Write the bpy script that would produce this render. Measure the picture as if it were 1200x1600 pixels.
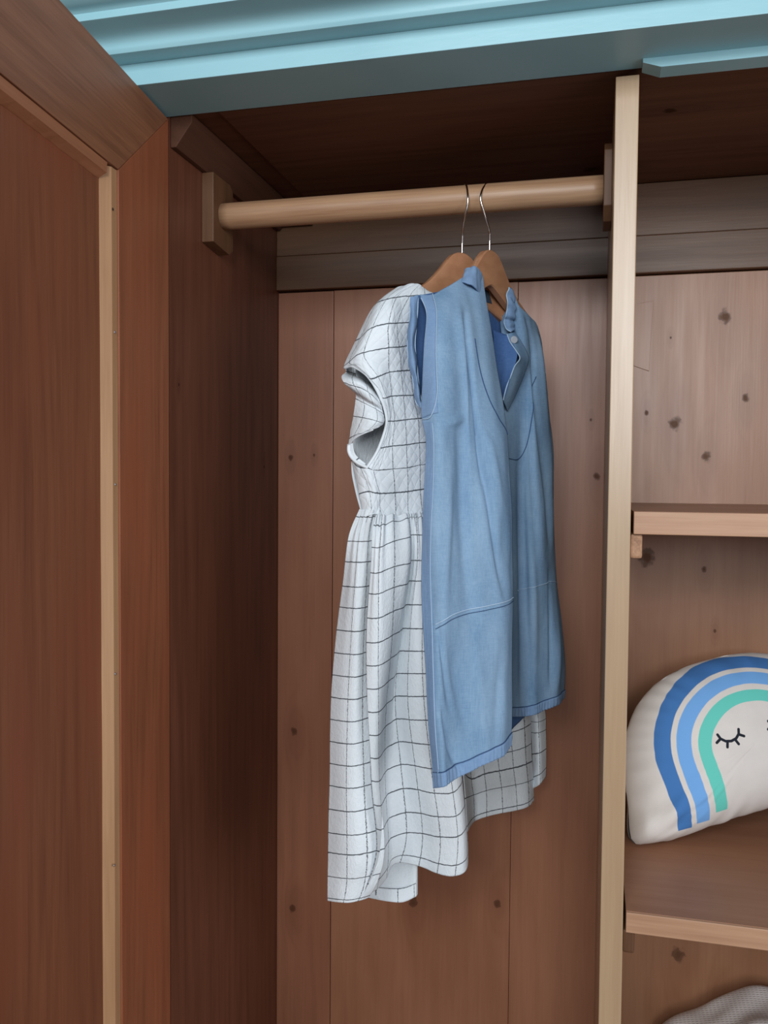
import bpy, bmesh, math, random
from mathutils import Vector, Matrix, noise
random.seed(7)
for o in list(bpy.data.objects): bpy.data.objects.remove(o)
COL = bpy.context.scene.collection
SC = bpy.context.scene

# ------------------------------------------------------------ camera
FPX = 1322.0
_yw, _p, _r = [math.radians(a) for a in (13.754, 2.2815, .4479)]
FWD = Vector((-math.sin(_yw)*math.cos(_p), math.cos(_yw)*math.cos(_p), -math.sin(_p)))
_rt = Vector((math.cos(_yw), math.sin(_yw), 0)); _up = _rt.cross(FWD)
RT = math.cos(_r)*_rt + math.sin(_r)*_up
UP = -math.sin(_r)*_rt + math.cos(_r)*_up
CAM = Vector((0, 0, 1.6))
cd = bpy.data.cameras.new('camera'); cam = bpy.data.objects.new('camera', cd); COL.objects.link(cam)
M = Matrix((RT, UP, -FWD)).transposed().to_4x4(); M.translation = CAM
cam.matrix_world = M
cd.sensor_fit = 'VERTICAL'; cd.sensor_height = 36.0; cd.lens = FPX/1600*36.0
cd.clip_start = 0.02
SC.camera = cam

# ------------------------------------------------------------ light
w = bpy.data.worlds.new('world'); SC.world = w; w.use_nodes = True
bg = w.node_tree.nodes['Background']; bg.inputs[0].default_value = (.80, .90, 1, 1); bg.inputs[1].default_value = .22
def area(name, loc, target, sx, sy, power, col):
    l = bpy.data.lights.new(name, 'AREA'); l.shape = 'RECTANGLE'; l.size = sx; l.size_y = sy
    l.energy = power; l.color = col
    o = bpy.data.objects.new(name, l); COL.objects.link(o); o.location = loc
    o.rotation_euler = (Vector(target)-Vector(loc)).to_track_quat('-Z', 'Y').to_euler()
    return o
area('window_daylight', (-.45, -2.1, 2.80), (0, 1.4, 1.5), 1.0, .9, 52, (.93, .97, 1))
area('window_daylight', (.45, -2.1, 2.15), (0, 1.4, 1.5), .75, .9, 44, (.93, .97, 1))
area('side_fill_light', (2.45, -.3, 1.5), (-.5, 1.0, 1.4), 1.6, 1.8, 34, (.97, .97, 1))  # added soft fill from the right, lifts the door and left side
SC.view_settings.view_transform = 'Standard'; SC.view_settings.look = 'None'
SC.view_settings.gamma = 1; SC.view_settings.exposure = 0.0
SC.view_settings.use_curve_mapping = False

# ------------------------------------------------------------ helpers
def at(px, py, Y):
    """world point in the depth plane Y seen at photograph pixel px, py"""
    d = FWD + RT*((px-600)/FPX) - UP*((py-800)/FPX)
    return CAM + d*(Y/d.y)

def sr(c):
    def f(v):
        v /= 255
        return v/12.92 if v <= .04045 else ((v+.055)/1.055)**2.4
    return (f(c[0]), f(c[1]), f(c[2]), 1)

class X:                                    # tiny shader maths
    nt = None
    def __init__(s, v): s.v = v
    @staticmethod
    def op(o, *a, clamp=False):
        n = X.nt.nodes.new('ShaderNodeMath'); n.operation = o; n.use_clamp = clamp
        for i, q in enumerate(a):
            q = q.v if isinstance(q, X) else q
            if isinstance(q, (int, float)): n.inputs[i].default_value = q
            else: X.nt.links.new(q, n.inputs[i])
        return X(n.outputs[0])
    def __add__(s, o): return X.op('ADD', s, o)
    def __radd__(s, o): return X.op('ADD', o, s)
    def __sub__(s, o): return X.op('SUBTRACT', s, o)
    def __rsub__(s, o): return X.op('SUBTRACT', o, s)
    def __mul__(s, o): return X.op('MULTIPLY', s, o)
    def __rmul__(s, o): return X.op('MULTIPLY', o, s)
    def __truediv__(s, o): return X.op('DIVIDE', s, o)
def xmax(a, b): return X.op('MAXIMUM', a, b)
def xmin(a, b): return X.op('MINIMUM', a, b)
def xabs(a): return X.op('ABSOLUTE', a)
def xstep(a, lo, hi, v0=0., v1=1.):
    n = X.nt.nodes.new('ShaderNodeMapRange'); n.interpolation_type = 'SMOOTHSTEP'
    X.nt.links.new(a.v, n.inputs[0])
    for i, q in enumerate((lo, hi, v0, v1)): n.inputs[i+1].default_value = q
    return X(n.outputs[0])
def xlen(a, b): return X.op('SQRT', a*a + b*b)
def xnoise(vec, scale, detail=3, rough=.5, dist=0):
    n = X.nt.nodes.new('ShaderNodeTexNoise'); X.nt.links.new(vec, n.inputs['Vector'])
    n.inputs['Scale'].default_value = scale; n.inputs['Detail'].default_value = detail
    n.inputs['Roughness'].default_value = rough; n.inputs['Distortion'].default_value = dist
    return X(n.outputs['Fac'])
def xmap(vec, scale, loc=(0, 0, 0)):
    n = X.nt.nodes.new('ShaderNodeMapping'); X.nt.links.new(vec, n.inputs[0])
    n.inputs['Scale'].default_value = scale; n.inputs['Location'].default_value = loc
    return n.outputs[0]
def xcomb(a, b, c):
    n = X.nt.nodes.new('ShaderNodeCombineXYZ')
    for i, q in enumerate((a, b, c)):
        if isinstance(q, X): X.nt.links.new(q.v, n.inputs[i])
        else: n.inputs[i].default_value = q
    return n.outputs[0]
def xsep(vec):
    n = X.nt.nodes.new('ShaderNodeSeparateXYZ'); X.nt.links.new(vec, n.inputs[0])
    return [X(q) for q in n.outputs]
def xmix(f, a, b):
    n = X.nt.nodes.new('ShaderNodeMix'); n.data_type = 'RGBA'
    if isinstance(f, X): X.nt.links.new(f.v, n.inputs[0])
    else: n.inputs[0].default_value = f
    for q, i in ((a, 6), (b, 7)):
        if isinstance(q, tuple): n.inputs[i].default_value = q
        else: X.nt.links.new(q, n.inputs[i])
    return n.outputs[2]
def mat(name, rough=.5, spec=.5, metal=0):
    m = bpy.data.materials.new(name); m.use_nodes = True; X.nt = m.node_tree
    b = m.node_tree.nodes['Principled BSDF']
    b.inputs['Roughness'].default_value = rough; b.inputs['Metallic'].default_value = metal
    b.inputs['Specular IOR Level'].default_value = spec
    return m, b
def coord(kind='Object'):
    n = X.nt.nodes.new('ShaderNodeTexCoord'); return n.outputs[kind]
def bump(b, h, strength, dist):
    n = X.nt.nodes.new('ShaderNodeBump'); n.inputs['Strength'].default_value = strength
    n.inputs['Distance'].default_value = dist
    X.nt.links.new(h.v, n.inputs['Height']); X.nt.links.new(n.outputs[0], b.inputs['Normal'])

def wood(name, light, dark, along='Z', across='X', rough=.42, spec=.4, knots=(), contrast=1., blotch=.5, ring=14., seed=0., pink=None, gain=(1., 1., 1.)):
    """planed timber; knots = (across, along, radius) in object space"""
    m, b = mat(name, rough, spec)
    P = coord(); c = dict(zip('XYZ', xsep(P)))
    al, ac = c[along], c[across]; other = c[[q for q in 'XYZ' if q not in (along, across)][0]]
    warp = None; mask = None; halo = None
    for (ka, kl, kr) in knots:
        da = ac - ka; dl = al - kl
        d = xlen(da, dl*.8)
        d = d + (xnoise(P, 90, 3)-.5)*(kr*1.3)
        mk = xstep(d, kr*.25, kr*1.0, 1, 0)
        hl = xstep(xlen(da, dl*.33), kr*.6, kr*3.6, 1, 0)
        # dark rim
        mask = mk if mask is None else xmax(mask, mk)
        halo = hl if halo is None else xmax(halo, hl)
    slow = xnoise(xcomb(ac*1.0, al*.12+seed, other), 6, 2)
    rr = ac*ring*2.0 + slow*ring*.55 + other*ring
    if halo is not None: rr = rr + halo*1.6
    wv = X.op('SINE', rr*6.283)*.5+.5
    wv = X.op('POWER', wv, 2.2)
    fine = xnoise(xcomb(ac*1.0, al*.03+seed, other), 330, 4, .6)
    mid = xnoise(xcomb(ac*1.0, al*.05+seed, other), 55, 4, .6)
    blo = xnoise(xcomb(ac, al*.35+seed*3, other), 5, 3, .6)
    f = (wv-.5)*.22*contrast + (fine-.5)*1.0*contrast + (mid-.5)*1.3*contrast + (blo-.5)*2.2*blotch + .45
    g_ = lambda c: tuple(min(.9, q*k) for q, k in zip(sr(c), gain))+(1,)
    col = xmix(X.op('MAXIMUM', X.op('MINIMUM', f, 1.0), 0.0), g_(light), g_(dark))
    if pink: col = xmix(xstep(xnoise(xcomb(ac, al*.3, other+5), 7, 3), .42, .68, 0, .8), col, g_(pink))
    if halo is not None:
        col = xmix(halo*.45, col, g_(dark))
        kc = tuple(int(q*.66) for q in dark)
        col = xmix(mask*.80, col, sr(kc))
        col = xmix(xstep(X.op('ABSOLUTE', mask-.5), .0, .42, .35, 0), col, sr(tuple(int(q*.5) for q in kc)))
    X.nt.links.new(col, b.inputs['Base Color'])
    if mask is not None: X.nt.links.new((spec-mask*(spec*.85)).v, b.inputs['Specular IOR Level'])
    r = xstep(mid, .3, .7, rough-.02, rough+.03); X.nt.links.new(r.v, b.inputs['Roughness'])
    bump(b, fine+mid, .07, .0015)
    return m

def link(o, parent=None):
    COL.objects.link(o)
    if parent: o.parent = parent
    return o
def empty(name, loc=(0, 0, 0), parent=None, rz=0):
    o = bpy.data.objects.new(name, None); o.empty_display_size = .05; o.location = loc
    o.rotation_euler = (0, 0, rz); return link(o, parent)
def tag(o, label=None, cat=None, group=None, kind=None):
    for k, v in (('label', label), ('category', cat), ('group', group), ('kind', kind)):
        if v: o[k] = v
    return o
def obj(name, bm, m, parent=None, smooth=False, bevel=0, label=None, seg=2):
    bmesh.ops.recalc_face_normals(bm, faces=bm.faces)
    if bevel: bmesh.ops.bevel(bm, geom=[e for e in bm.edges if len(e.link_faces) == 2 and e.calc_face_angle(0) > .5], offset=bevel, segments=seg, affect='EDGES', profile=.6)
    me = bpy.data.meshes.new(name); bm.to_mesh(me); bm.free()
    if m: me.materials.append(m)
    if smooth:
        for p in me.polygons: p.use_smooth = True
        if smooth == 'angle': me.set_sharp_from_angle(angle=.55)
    o = bpy.data.objects.new(name, me); link(o, parent)
    if label: o['label'] = label
    return o
def box(a, b, bm=None):
    bm = bm or bmesh.new()
    vs = [bm.verts.new((x, y, z)) for x in (a[0], b[0]) for y in (a[1], b[1]) for z in (a[2], b[2])]
    for f in ((0, 1, 3, 2), (4, 6, 7, 5), (0, 4, 5, 1), (2, 3, 7, 6), (0, 2, 6, 4), (1, 5, 7, 3)):
        bm.faces.new([vs[i] for i in f])
    return bm
def prism(poly, e0, e1, fn, bm=None):
    """poly of 2D points, extruded e0..e1; fn(a,b,e) -> xyz"""
    bm = bm or bmesh.new()
    A = [bm.verts.new(fn(p[0], p[1], e0)) for p in poly]; B = [bm.verts.new(fn(p[0], p[1], e1)) for p in poly]
    n = len(poly); bm.faces.new(A); bm.faces.new(B[::-1])
    for i in range(n): bm.faces.new((A[i], B[i], B[(i+1) % n], A[(i+1) % n]))
    return bm
def spline(pts, n):
    """Catmull-Rom through points, n samples"""
    out = []; m = len(pts)-1
    for i in range(n):
        t = i/(n-1)*m; k = min(int(t), m-1); f = t-k
        p = [pts[max(k-1, 0)], pts[k], pts[k+1], pts[min(k+2, m)]]
        p = [Vector(q) for q in p]
        out.append(.5*((2*p[1])+(p[2]-p[0])*f+(2*p[0]-5*p[1]+4*p[2]-p[3])*f*f+(3*p[1]-p[0]-3*p[2]+p[3])*f**3))
    return out
def tube(pts, r, bm=None, seg=8, rfn=None, flat=None):
    bm = bm or bmesh.new(); rings = []; prev = None
    for i, p in enumerate(pts):
        t = (pts[min(i+1, len(pts)-1)]-pts[max(i-1, 0)]).normalized()
        if prev is None: a = t.orthogonal().normalized()
        else: a = (prev-t*prev.dot(t)).normalized()
        prev = a; b = t.cross(a); rr = r if rfn is None else rfn(i/(len(pts)-1))
        rings.append([bm.verts.new(p+(a*math.cos(k*2*math.pi/seg)+b*math.sin(k*2*math.pi/seg))*rr) for k in range(seg)])
    for q, s in zip(rings, rings[1:]):
        for k in range(seg): bm.faces.new((q[k], q[(k+1) % seg], s[(k+1) % seg], s[k]))
    bm.faces.new(rings[0][::-1]); bm.faces.new(rings[-1])
    return bm

def catmull(a, b, c, d, f):
    return .5*((2*b)+(c-a)*f+(2*a-5*b+4*c-d)*f*f+(3*b-a-3*c+d)*f**3)
class Sheet:
    """a cloth surface through a net of control points (5-vectors: xyz + uv)"""
    def __init__(s, rows, us=None, vs=None):
        s.R = []
        for j, r in enumerate(rows):
            line = []
            for i, p in enumerate(r):
                q = p if isinstance(p, Vector) else at(*p)
                u = us[i] if us else i; v = vs[j] if vs else j
                line.append((q, u, v))
            s.R.append(line)
        s.nr = len(s.R)-1; s.nc = len(s.R[0])-1
    def ev(s, a, b):
        """a across 0..1, b down 0..1 -> point, u, v"""
        ta, tb = a*s.nc, b*s.nr
        i = min(int(ta), s.nc-1); j = min(int(tb), s.nr-1); fa, fb = ta-i, tb-j
        ci = [max(i-1, 0), i, i+1, min(i+2, s.nc)]; rj = [max(j-1, 0), j, j+1, min(j+2, s.nr)]
        rows = []
        for q in rj:
            L = s.R[q]
            P = catmull(*[L[c][0] for c in ci], fa)
            rows.append((P, L[i][1]*(1-fa)+L[i+1][1]*fa, L[i][2]))
        P = catmull(*[q[0] for q in rows], fb)
        return P, rows[1][1]*(1-fb)+rows[2][1]*fb, rows[1][2]*(1-fb)+rows[2][2]*fb
    def nrm(s, a, b):
        e = .004
        p = s.ev(min(a+e, 1), b)[0]-s.ev(max(a-e, 0), b)[0]; q = s.ev(a, min(b+e, 1))[0]-s.ev(a, max(b-e, 0))[0]
        n = p.cross(q)
        if n.length < 1e-12: return Vector((0, -1, 0))
        n.normalize()
        if n.dot(CAM-s.ev(a, b)[0]) < 0: n = -n
        return n
    def pt(s, a, b, off=0., disp=None):
        P, u, v = s.ev(a, b); n = s.nrm(a, b)
        d = off+(disp(a, b, P, u, v) if disp else 0)
        return P+n*d
    def mesh(s, bm, na, nb, disp=None, off=0., mi=0, flip=None):
        uvl = bm.loops.layers.uv.verify(); V = []; T = {}
        for j in range(nb+1):
            row = []
            for i in range(na+1):
                a, b = i/na, j/nb; P, u, v = s.ev(a, b)
                n = s.nrm(a, b)
                d = off+(disp(a, b, P, u, v) if disp else 0)
                vt = bm.verts.new(P+n*d); T[vt] = (u, v); row.append(vt)
            V.append(row)
        for j in range(nb):
            for i in range(na):
                f = bm.faces.new((V[j][i], V[j][i+1], V[j+1][i+1], V[j+1][i])); f.smooth = True; f.material_index = mi
                for l in f.loops: l[uvl].uv = T[l.vert]
        return V
def cloth(name, bm, mats, parent, thick=.0012, label=None):
    me = bpy.data.meshes.new(name); bm.to_mesh(me); bm.free()
    for m in mats: me.materials.append(m)
    o = bpy.data.objects.new(name, me); link(o, parent)
    if thick:
        s = o.modifiers.new('thickness', 'SOLIDIFY'); s.thickness = thick; s.offset = 0; s.use_rim = True
    if label: o['label'] = label
    return o

# ------------------------------------------------------------ room
FL = -.30                                      # the wardrobe stands a little lower than the zero used for measuring
m_floor = wood('floor_wood', (120, 92, 66), (84, 60, 42), 'Y', 'X', .4, .4, seed=3)
m_wall, b_ = mat('wall_paint', .9); b_.inputs['Base Color'].default_value = sr((196, 196, 190))
bump(b_, xnoise(coord(), 180, 3), .15, .002)
tag(obj('floor', box((-2.6, -2.6, FL-.05), (2.6, 1.70, FL)), m_floor), kind='structure')
tag(obj('wall_back', box((-2.6, 1.70, FL), (2.6, 1.80, 2.7)), m_wall), kind='structure')
tag(obj('wall_left', box((-2.7, -2.6, FL), (-2.6, 1.80, 2.7)), m_wall), kind='structure')
tag(obj('baseboard_back', box((-2.6, 1.685, FL), (2.6, 1.70, FL+.09)), m_wall, bevel=.003), kind='structure')

# ------------------------------------------------------------ wardrobe materials
BK = 1.60
kb = lambda *a: [(x, z, r) for x, z, r in a]
m_back_l = wood('pine_back_stile', (150, 106, 84), (112, 72, 54), 'Z', 'X', .42, .45, knots=kb((-.575, 1.087, .0085), (-.577, .722, .009), (-.584, 1.64, .006), (-.535, 1.645, .0035)), contrast=.4, seed=1.3, gain=(1.06, .94, .85))
m_back_a = wood('pine_back_board', (158, 116, 92), (122, 80, 60), 'Z', 'X', .40, .5, knots=kb((-.326, .769, .011), (-.366, .81, .005), (-.162, .786, .0085), (.0087, 1.606, .0075), (-.003, 1.71, .003)), contrast=.4, seed=5.1, ring=11, gain=(1.06, .94, .85))
m_back_b = wood('pine_right_board', (160, 124, 98), (124, 86, 64), 'Z', 'X', .38, .5, knots=kb((.2223, 1.8886, .013), (.2603, 1.7456, .008), (.1438, 1.7018, .013), (.1969, 1.6424, .010), (.198, 1.4414, .006), (.0995, 1.46, .018), (.1691, .7334, .014), (.094, 1.722, .0045), (.133, 1.855, .0025), (.2187, 1.3319, .003), (.24, .64, .011)), contrast=.4, seed=9.7, ring=12, gain=(1.06, .94, .85))
m_rail = wood('pine_rail', (132, 98, 74), (96, 64, 46), 'X', 'Z', .4, .45, contrast=.8, seed=2.2, gain=(.62, .58, .50))  # gain lowered to put some of the cornice's shade into the rail colour
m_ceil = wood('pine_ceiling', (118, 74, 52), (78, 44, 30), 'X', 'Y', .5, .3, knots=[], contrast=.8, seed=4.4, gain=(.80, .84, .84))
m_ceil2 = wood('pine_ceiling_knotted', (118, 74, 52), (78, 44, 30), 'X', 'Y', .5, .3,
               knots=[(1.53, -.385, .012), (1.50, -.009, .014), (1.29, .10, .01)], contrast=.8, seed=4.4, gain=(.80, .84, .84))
m_side = wood('cedar_side', (104, 62, 46), (70, 38, 28), 'Z', 'Y', .45, .4, contrast=.7, seed=7.7, knots=[(1.525, 1.62, .0035), (1.18, 1.74, .003)], gain=(1.3, 1.3, 1.2))
m_part = wood('pine_partition', (208, 180, 148), (178, 146, 116), 'Z', 'X', .3, .6, contrast=.55, seed=8.1, blotch=.35, gain=(0.72, 0.7, 0.66))
m_shelf = wood('pine_shelf', (168, 124, 98), (132, 90, 68), 'X', 'Y', .42, .4, contrast=.4, ring=6, seed=6.2, gain=(0.95, 0.9, 0.85))
m_lip = wood('pine_shelf_lip', (206, 168, 138), (168, 126, 98), 'X', 'Z', .45, .4, contrast=.7, seed=2.9, ring=22, gain=(0.85, 0.82, 0.8))
m_rod = wood('beech_rod', (206, 164, 128), (158, 114, 84), 'X', 'Z', .42, .45, contrast=1.0, seed=3.3, gain=(0.74, 0.76, 0.76))
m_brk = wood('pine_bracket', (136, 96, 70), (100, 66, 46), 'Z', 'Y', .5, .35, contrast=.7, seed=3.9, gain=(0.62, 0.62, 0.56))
m_stile = wood('mahogany_frame', (140, 84, 62), (98, 54, 38), 'Z', 'Y', .48, .4, contrast=.8, seed=1.1, pink=(134, 74, 52), gain=(1.4, 1.42, 1.2))
m_drail = wood('mahogany_rail', (142, 92, 68), (94, 56, 38), 'Y', 'Z', .5, .4, contrast=.9, seed=1.9, gain=(1.25, 1.3, 1.2))
m_panel = wood('mahogany_panel', (122, 72, 54), (88, 48, 35), 'Z', 'Y', .5, .35, contrast=.75, seed=2.6, pink=(118, 62, 46), gain=(1.5, 1.6, 1.35))
m_bead = wood('oak_bead', (196, 150, 108), (160, 114, 78), 'Z', 'Y', .5, .35, contrast=.7, seed=.6, gain=(0.95, 0.98, 1.02))
m_bead2 = wood('oak_bead_top', (160, 112, 84), (126, 82, 58), 'Y', 'Z', .5, .35, contrast=.7, seed=.9, gain=(1.3, 1.2, 1.1))
m_blue, b_ = mat('blue_paint', .38, .5)
P_ = coord(); n_ = xnoise(P_, 5, 3)
X.nt.links.new(xmix(xstep(n_, .35, .7), sr((150, 196, 206)), sr((142, 188, 199))), b_.inputs['Base Color'])
bump(b_, xnoise(xmap(P_, (.25, 1, 1)), 240, 3), .12, .001)
m_dark, b_ = mat('gap_shadow_wood', .8); b_.inputs['Base Color'].default_value = sr((60, 38, 26))
m_steel, b_ = mat('chrome_wire', .12, .5, 1.0); b_.inputs['Base Color'].default_value = (.75, .74, .72, 1)
m_nail, b_ = mat('dull_nail', .35, .5, .8); b_.inputs['Base Color'].default_value = (.45, .45, .47, 1)

# ------------------------------------------------------------ wardrobe
XL, XR = -.611, .715
W = tag(empty('wardrobe', (0, 1.38, FL)), 'old wooden wardrobe with blue painted cornice, open left door and pine interior', 'wardrobe')
def wpart(name, bm, m, parent=W, **k):
    o = obj(name, bm, m, None, **k)
    o.parent = parent; o.matrix_parent_inverse = parent.matrix_basis.inverted() if parent.parent is None else (parent.parent.matrix_basis @ parent.matrix_parent_inverse @ parent.matrix_basis).inverted()
    return o
wpart('side_panel', box((XL-.024, 1.152, FL), (XL, 1.625, 2.145)), m_side, label='dark reddish left inner side')
wpart('side_panel', box((XR, 1.152, FL), (XR+.024, 1.625, 2.145)), m_side)
bp = wpart('back_panel', box((XL, 1.612, FL), (XR, 1.625, 2.145)), m_dark)
def board(x0, x1, z0, z1, m, y=BK, lab=None):
    o = wpart('board', box((x0, y, z0), (x1, 1.6118, z1)), m, bp, bevel=.0008)
    if lab: o['label'] = lab
board(XL+.0005, -.4965, FL+.1, 1.9655, m_back_l, BK-.0012, 'narrow knotted stile board')
board(-.4955, -.1385, FL+.1, 1.9665, m_back_a)
board(-.1378, .0345, FL+.1, 1.9660, m_back_a)
board(.0355, .4395, FL+.1, 1.9665, m_back_b, lab='wide knotted pine board')
board(.4405, XR-.0005, FL+.1, 1.9665, m_back_b)
# small trapezoid patch let into the right board
p4 = [at(985, 477, BK-.0005), at(1021, 470, BK-.0005), at(1014, 580, BK-.0005), at(985, 570, BK-.0005)]
wpart('patch', prism([(p.x, p.z) for p in p4], BK-.0022, BK+.004, lambda a, b, e: (a, e, b)), m_back_b, bp, bevel=.0004)
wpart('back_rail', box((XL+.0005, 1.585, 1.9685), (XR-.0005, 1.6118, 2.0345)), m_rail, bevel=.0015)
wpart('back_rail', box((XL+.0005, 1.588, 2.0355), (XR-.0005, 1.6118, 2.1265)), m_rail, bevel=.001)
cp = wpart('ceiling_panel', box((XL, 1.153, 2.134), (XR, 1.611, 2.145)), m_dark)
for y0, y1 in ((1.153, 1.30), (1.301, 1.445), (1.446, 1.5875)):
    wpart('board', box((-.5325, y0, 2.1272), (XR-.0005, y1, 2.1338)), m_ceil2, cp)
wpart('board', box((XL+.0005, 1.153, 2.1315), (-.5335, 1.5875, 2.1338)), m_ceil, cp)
wpart('side_cleat', prism([(XL+.0005, 2.084), (-.602, 2.084), (-.576, 2.118), (-.576, 2.1298), (XL+.0005, 2.1298)], 1.154, 1.584, lambda a, b, e: (a, e, b)), wood('cleat_wood', (92, 60, 44), (68, 42, 30), 'Y', 'Z', .6, .2, contrast=.6), bevel=.001)
wpart('corner_block', box((-.6105, 1.555, 2.090), (-.535, 1.5845, 2.1295)), m_brk, bevel=.001)
wpart('partition', box((.0215, 1.15, FL+.1), (.0508, 1.5995, 2.1195)), m_part, bevel=.0012, label='pale pine divider board between hanging side and shelves')
# shelves
for zt, zb in ((1.5594, 1.5294), (1.0256, .9979), (.58, .55)):
    s = wpart('shelf', box((.0545, 1.154, zb), (XR-.004, 1.5985, zt)), m_shelf, bevel=.0006)
    wpart('lip', box((.0545, 1.150, zb), (XR-.004, 1.1538, zt-.0004)), m_lip, s, bevel=.0012, label='pale front edge strip')
    for x0, x1 in ((.0510, .0665), (XR-.0165, XR-.0002)):
        wpart('shelf_cleat', box((x0, 1.158, zb-.0325), (x1, 1.59, zb-.0002)), wood('cleat_end', (176, 136, 106), (120, 84, 62), 'Y', 'Z', .5, .3, contrast=1.2) if zt > 1.5 else m_brk, bevel=.0035)
wpart('bottom_panel', box((XL, 1.153, FL+.08), (XR, 1.61, FL+.0998)), m_shelf)
wpart('plinth', box((XL-.024, 1.13, FL), (XR+.024, 1.151, FL+.0998)), m_blue, bevel=.002)
wpart('outer_stile', box((XR-.02, 1.128, FL+.1), (XR+.024, 1.151, 2.1255)), m_blue, bevel=.002)
# rod and brackets
RY, RZ, RR = 1.295, 2.0240, .0208
ring = []
bm = tube([Vector((x, RY, RZ)) for x in [-.590+.5995*i/40 for i in range(41)]], RR, seg=40)
wpart('hanging_rod', bm, m_rod, smooth=True, label='round pale wooden clothes rail')
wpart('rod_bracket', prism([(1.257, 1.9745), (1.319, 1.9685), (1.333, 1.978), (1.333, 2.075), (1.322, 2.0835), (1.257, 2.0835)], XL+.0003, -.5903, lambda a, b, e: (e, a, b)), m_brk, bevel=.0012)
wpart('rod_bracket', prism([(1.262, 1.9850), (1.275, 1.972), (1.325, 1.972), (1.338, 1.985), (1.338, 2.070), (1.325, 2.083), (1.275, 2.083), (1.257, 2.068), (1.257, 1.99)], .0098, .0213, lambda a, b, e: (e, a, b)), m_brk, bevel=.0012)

# cornice: one long run of stacked mouldings
prof = [(1.1495, 2.1265), (1.0484, 2.1265), (1.0480, 2.1550), (1.0190, 2.1552), (1.0165, 2.1590), (1.0140, 2.1665), (1.0090, 2.1715), (1.0000, 2.1745), (.9880, 2.1758), (.9765, 2.1765),
        (.9745, 2.1770), (.9740, 2.1860), (.9690, 2.1890), (.9600, 2.1905), (.9480, 2.1960), (.9400, 2.2060), (.9360, 2.2200), (.9300, 2.2210), (.9290, 2.2600), (1.1495, 2.2600)]
cx0, cx1 = -.72, .82
crown_ = [(p.x, p.y) for p in spline([Vector((a, b, 0)) for a, b in prof[11:17]], 24)]
co = wpart('cornice', prism([(1.1495, 2.1768)]+prof[9:11]+crown_+prof[17:], cx0, cx1, lambda a, b, e: (e, a, b)), m_blue, smooth='angle', label='blue painted stepped cornice moulding')
cove = [(p.x, p.y) for p in spline([Vector((a, b, 0)) for a, b in prof[4:10]], 22)]
wpart('cove_moulding', prism([(1.1495, 2.1552)]+prof[3:4]+cove+[(1.1495, 2.1766)], cx0+.03, cx1-.03, lambda a, b, e: (e, a, b)), m_blue, co, smooth='angle')
wpart('fascia_board', prism([(1.1495, 2.1265), (1.0484, 2.1265), (1.0480, 2.1551), (1.1495, 2.1551)], XL-.06, XR+.06, lambda a, b, e: (e, a, b)), m_blue, co, bevel=.0008)
wpart('top_board', box((cx0+.02, 1.1498, 2.146), (cx1-.02, 1.66, 2.166)), m_shelf)
# blue door stop under the right half of the fascia
bm = bmesh.new()
x0 = .0535
A = [(x0, 1.128, 2.1264), (x0, 1.1485, 2.1264), (x0+.010, 1.1485, 2.1165), (x0+.024, 1.1255, 2.1130)]
vs = {}
def V(*p): return bm.verts.new(p)
l0 = [V(x0, 1.1235, 2.1264), V(x0, 1.1485, 2.1264), V(x0, 1.1485, 2.1205), V(x0, 1.1235, 2.1215)]
l1 = [V(x0+.022, 1.1235, 2.1264), V(x0+.022, 1.1485, 2.1264), V(x0+.022, 1.1485, 2.1120), V(x0+.022, 1.1235, 2.1140)]
l2 = [V(XR, 1.1235, 2.1264), V(XR, 1.1485, 2.1264), V(XR, 1.1485, 2.1120), V(XR, 1.1235, 2.1140)]
bm.faces.new(l0); bm.faces.new(l2[::-1])
for q, s in ((l0, l1), (l1, l2)):
    for k in range(4): bm.faces.new((q[k], q[(k+1) % 4], s[(k+1) % 4], s[k]))
wpart('door_stop', bm, m_blue, label='blue bevelled strip under the cornice')

# left door, open: local x = out of the inner face, y = along from hinge (negative), z up
DANG = math.atan2(.10849, .99410)
door = empty('door', (0, 0, 0)); door.parent = W
door.matrix_parent_inverse = W.matrix_basis.inverted()
door.location = (XL+.0004, 1.148, 0); door.rotation_euler = (0, 0, DANG)
door['label'] = 'open left door with reddish inner face'
DZ0, DZ1, DW, SW, RH = FL+.12, 2.1225, .64, .1660, .1320
def dp(name, bm, m, **k):
    o = obj(name, bm, m, None, **k); o.parent = door; return o
fn = lambda a, b, e: (e, -a, b)
T = .0006
dp('stile', prism([(0, DZ0), (0, DZ1), (SW, DZ1-RH), (SW, DZ0+RH)], -.024, 0, fn), m_stile, bevel=T)
dp('stile', prism([(DW, DZ0), (DW, DZ1), (DW-SW, DZ1-RH), (DW-SW, DZ0+RH)], -.024, 0, fn), m_stile, bevel=T)
dp('rail', prism([(.0006, DZ1), (DW-.0006, DZ1), (DW-SW-.0006, DZ1-RH+.0004), (SW+.0006, DZ1-RH+.0004)], -.024, 0, fn), m_drail, bevel=T)
dp('rail', prism([(.0006, DZ0), (DW-.0006, DZ0), (DW-SW-.0006, DZ0+RH), (SW+.0006, DZ0+RH)], -.024, 0, fn), m_drail, bevel=T)
dp('panel', box((-.021, -(DW-SW-.0005), DZ0+RH+.001), (-.0145, -(SW+.0005), DZ1-RH-.0005)), m_panel)
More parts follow.
